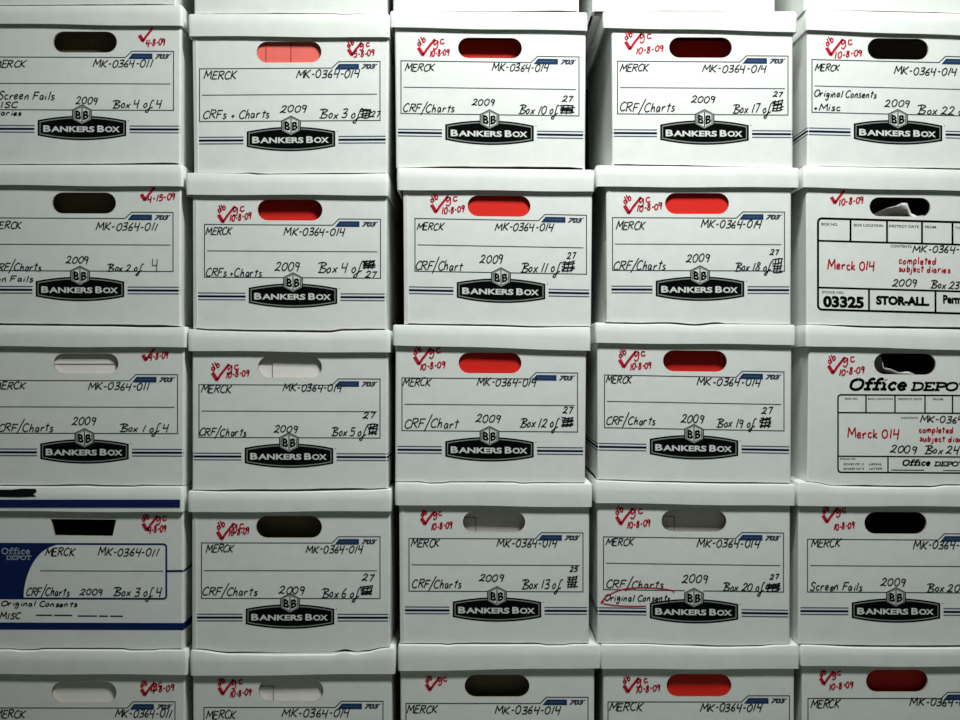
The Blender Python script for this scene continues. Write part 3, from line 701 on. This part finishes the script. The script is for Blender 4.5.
# how the front top edge of a lid is pressed down, and the slit left under the box on it, as (place across, pixels)
SAG = {(2,1): [(0,0),(.72,0),(.78,.9),(.85,0),(1,0)], (2,2): [(0,0),(.3,.6),(.35,1.6),(.5,1.2),(.8,1),(1,0)], (2,3): [(0,0),(.1,1.5),(.35,2.3),(.7,2.8),(.78,.8),(1,0)],
       (4,3): [(0,1),(.2,1.3),(.35,.6),(.5,2.2),(.62,.2),(1,0)], (5,3): [(0,0),(.06,.3),(.3,1.6),(.8,1),(1,.5)], (2,4): [(0,0),(.15,1.2),(.5,1.8),(.9,1),(1,0)],
       (3,4): [(0,0),(.12,0),(.16,1.3),(.24,1.1),(.27,0),(.6,0),(.65,1.1),(.72,.6),(1,.5)], (4,4): [(0,0),(.3,.8),(.6,1),(1,0)], (5,4): [(0,0),(.07,.6),(.18,3.9),(.35,4.2),(.66,3.2),(.75,1),(1,0)],
       (1,5): [(0,.3),(.12,.3),(.15,1.3),(.24,1.1),(.27,.1),(.68,.1),(.72,1.2),(.83,1),(.87,0),(1,0)], (2,5): [(0,0),(.2,4.6),(.45,5.9),(.7,6.1),(.76,4.0),(.82,5.8),(.87,4.3),(.95,1),(1,0)],
       (3,5): [(0,0),(.2,.2),(.24,1.2),(.28,.2),(.7,.2),(.74,1.4),(.83,1.3),(.87,0),(1,0)], (4,5): [(0,0),(.2,0),(.4,1.5),(.6,2.8),(.8,2.2),(.9,.4),(1,0)], (5,5): [(0,0),(.3,2),(.6,2),(1,1)],
       (3,3): [(0,0),(.5,.4),(.72,1.2),(.9,.2),(1,0)], (1,4): [(0,.4),(.3,.6),(.5,0),(.6,.7),(.75,.8),(.8,0),(1,0)], (1,3): [(0,0),(.6,.4),(.8,1),(.95,.8),(1,0)]}
GAP = {(1,1): [(0,.8),(.5,1),(.97,2),(1,1.2)], (2,1): [(0,0),(.2,.3),(.32,1.2),(.4,.7),(.8,1.2),(1,.5)], (3,1): [(0,.1),(.3,2),(.9,2.6),(1,1.4)], (4,1): [(0,1.4),(.4,1.2),(.7,.3),(1,0)],
       (5,1): [(0,0),(.1,.6),(.2,.3),(1,1.8)], (1,2): [(0,1.5),(.5,1.6),(.9,2.1),(1,1)], (2,2): [(0,1.2),(.7,1.8),(.8,1.5),(1,1)], (3,2): [(0,1),(.5,1.4),(1,.5)],
       (4,2): [(0,1),(.4,1.3),(.6,1.5),(.66,.2),(1,.1)], (5,2): [(0,0),(.1,.6),(.3,1.6),(1,2)], (2,3): [(0,.6),(.3,1.8),(.8,1.9),(1,.5)], (3,3): [(0,.5),(.5,.8),(1,.5)], (4,3): [(0,.6),(.4,1),(.7,1.2),(1,.8)],
       (5,3): [(0,0),(.1,.4),(.3,1.6),(.7,1),(1,.8)], (2,4): [(0,.6),(.3,1.7),(.8,1.9),(1,.4)], (5,4): [(0,.3),(.3,1.5),(1,1.8)], (4,4): [(0,.2),(.4,.6),(.6,1.2),(.8,.8),(1,.2)],
       (1,0): [(0,1),(.9,1.5),(1,.8)], (3,0): [(0,.6),(.6,1),(.9,2.2),(1,1.4)]}
FOLDS = ((3,2), (2,2), (3,4), (2,4), (4,2), (2,1))
zlid = {}; dips = {}
for c in range(1, 6):
    for r in range(5, -1, -1):
        k = B[(c, r)]; rng = random.Random(c*17+r*131)
        xl, xr = k['body'][2], k['body'][3]
        if r == 5: below = lambda x: 0.0
        else: below = zlid[(c, r+1)]
        cx = W((k['lid'][0]+k['lid'][1])/2, 0).x
        org = Vector((cx, DEP/2, below(cx)))
        root = bpy.data.objects.new('file_box', None); C.objects.link(root); root.location = org
        root['label'] = LAB[(c, r)]; root['category'] = 'box'; root['group'] = 'white file boxes stacked in five columns'
        lid, zt, cor, dipf = make_lid(root, org, k['lid'], rng, 0, SAG.get((c, r), ()))
        zlid[(c, r)] = zt; dips[(c, r)] = dipf
        gp = GAP.get((c, r), [(0, .5), (.5, 1.2), (1, .5)]); dd = dips.get((c, r+1), lambda x: 0)
        warp = lambda x, t, gp=gp, dd=dd: prof(gp, t)/S - dd(x)
        L = k['lid']
        ytop = (L[2]+3.2, L[3]+3.2)
        s = k.get('s', .02)
        if k['hole'] == 'trapezoid': hl = [W(x, y) for x, y in ((50.6, 519), (54.5, 535.5), (112.5, 536.2), (116.3, 519.6))]; hl = [(p.x, p.z) for p in hl]; hx, hy = 84, 527
        else:
            hx, hy, hw_, hh = k['hole']; hl = [(W(x, y).x, W(x, y).z) for x, y in stadium(hx, hy, hw_, hh, 10, s*.6)]
        b = k['body']
        body, geo = make_body(root, org, (b[0], b[1], b[2], b[3], ytop), hl, rng, 0, below, warp)
        if (c, r) in FOLDS:
            z1 = W(0, ytop[0]+3).z; z0 = below(geo[0])+.0012; p = W(b[0], 0).x; q = W(b[2], 0).x; v = 4.2/S
            bm = bmesh.new(); hexa(bm, [(q+.0006, .0005, z0), (q+v, -.0009, z0), (q+v, -.00005, z0), (q+.0006, .0012, z0)], [(p+.0006, .0005, z1), (p+v, -.0009, z1), (p+v, -.00005, z1), (p+.0006, .0012, z1)])
            cs = link('corner_fold', bm, [M_CARD], body, org)
            if (c, r) == (4, 2):
                bm = bmesh.new(); a, d_ = W(604.6, 241), W(605.6, 303); box(bm, (a.x, -.0012, d_.z), (d_.x, -.0001, a.z)); link('torn_edge', bm, [M_CUT], body, org)
        kind = k.get('kind', 'std')
        if kind == 'std':
            std_print(body, org, k['logo'][0], k['logo'][1], k['F'][0], k['F'][1], s, (max(b[0], b[2])+(5.2 if (c, r) in FOLDS else 2.2), min(b[1], b[3])-2.2), k.get('ft', -71), k.get('fo', 0))
        elif kind == 'storall': storall_print(body, org)
        elif kind == 'office': office_print(body, org)
        else: navy_print(body, org, lid)
        if k.get('t'):
            for (t, x0, x1, base, h) in k['t']:
                ink = Ink(.0004); write(ink, t, x0, x1-1, base-.3, h*.86, 1.12, 0, s*.8, .26, rng=rng); ink.done('handwriting', [M_PEN], body, org)
            for (t, x0, x1, base, h) in k.get('pen', ()):
                ink = Ink(.0004); write(ink, t, x0, x1, base, h, 1.0, 0, 0, .05, rng=rng); ink.done('handwriting', [M_PENCIL], body, org)
            if k.get('scr'):
                ink = Ink(.0004); scribble(ink, *k['scr'], rng); ink.done('crossed_out_number', [M_PEN], body, org)
        for q in k.get('red', ()):
            x, y, z = q['x'], q['y'], q['sz']
            ink = Ink(.0005)
            ink.line([(x-4.5*z, y-7.5*z), (x-2.2*z, y-3.8*z), (x, y)], 3.5)
            ink.line([(x-.3, y+.6), (x+4*z, y-6*z), (x+12*z, y-16*z)], 2.4)
            ink.done('red_check_mark', [M_RED], body, org)
            if q['gc']:
                ink = Ink(.0005)
                write(ink, 'db', x-4*z, x+5*z, y-9*z, 6.5*z, 1.3, 0, 0, .1, rng=rng, rot=.6)
                write(ink, 'gc', x+10*z, x+22*z, y-9.5*z, 8.5*z, 1.3, 0, -.05, .15, rng=rng, rot=.1)
                ink.done('red_initials', [M_RED], body, org)
            if q['date']:
                ink = Ink(.0005); write(ink, q['date'], q['d'][0], q['d'][1], q['d'][2], 6.0, 1.3, 0, -.12, .1, rng=rng); ink.done('red_date', [M_RED], body, org)
        for (t, x0, x1, base, h) in k.get('rt', ()):
            ink = Ink(.0005); write(ink, t, x0, x1, base, h, 1.2 if h < 8 else 1.4, 0, .02, .05, rng=rng); ink.done('red_handwriting', [M_RED], body, org)
        if k.get('oval'):
            ink = Ink(.0005)
            ink.line(spline([(604, 601), (601, 603), (607, 596), (622, 589.5), (640, 587.6), (660, 588.5), (672, 590.5), (674, 593)]), 1.1)
            ink.line(spline([(603, 603.5), (616, 605.5), (632, 606.2), (646, 606)]), 1.1)
            ink.done('red_loop', [M_RED], body, org)
        hp = W(hx, hy)
        it = IN.get((c, r))
        if it and it[0] == 'folder':
            folder(hp.x, hp.z, it[1], max(geo[2], geo[3]), geo[0], geo[1], it[2], FLAB[(c, r)], RF, ((266, .7), (291, .8)) if (c, r) == (2, 1) else ())
        elif it: flap(body, org, hp.x, hp.z, it[1], it[2])

crumple('plastic_bag', 'curled white plastic inside the hand hole of the box numbered 03325', 'bag', [(872, 222, 215), (880, 222, 211), (888, 222, 208), (896, 222, 206), (902, 221, 203), (907, 219, 203), (911, 220, 213), (917, 221, 216), (924, 221, 215)], 3, .012)
crumple('plastic_wrap', 'crumpled white plastic inside the hand hole above the slanted lettering', 'plastic wrap', [(871, 377, 353), (876, 377, 353), (881, 377, 357), (883.5, 377, 368), (890, 377, 369), (899, 377, 372.5), (908, 377, 371.5), (915, 377, 374)], 5, .013)
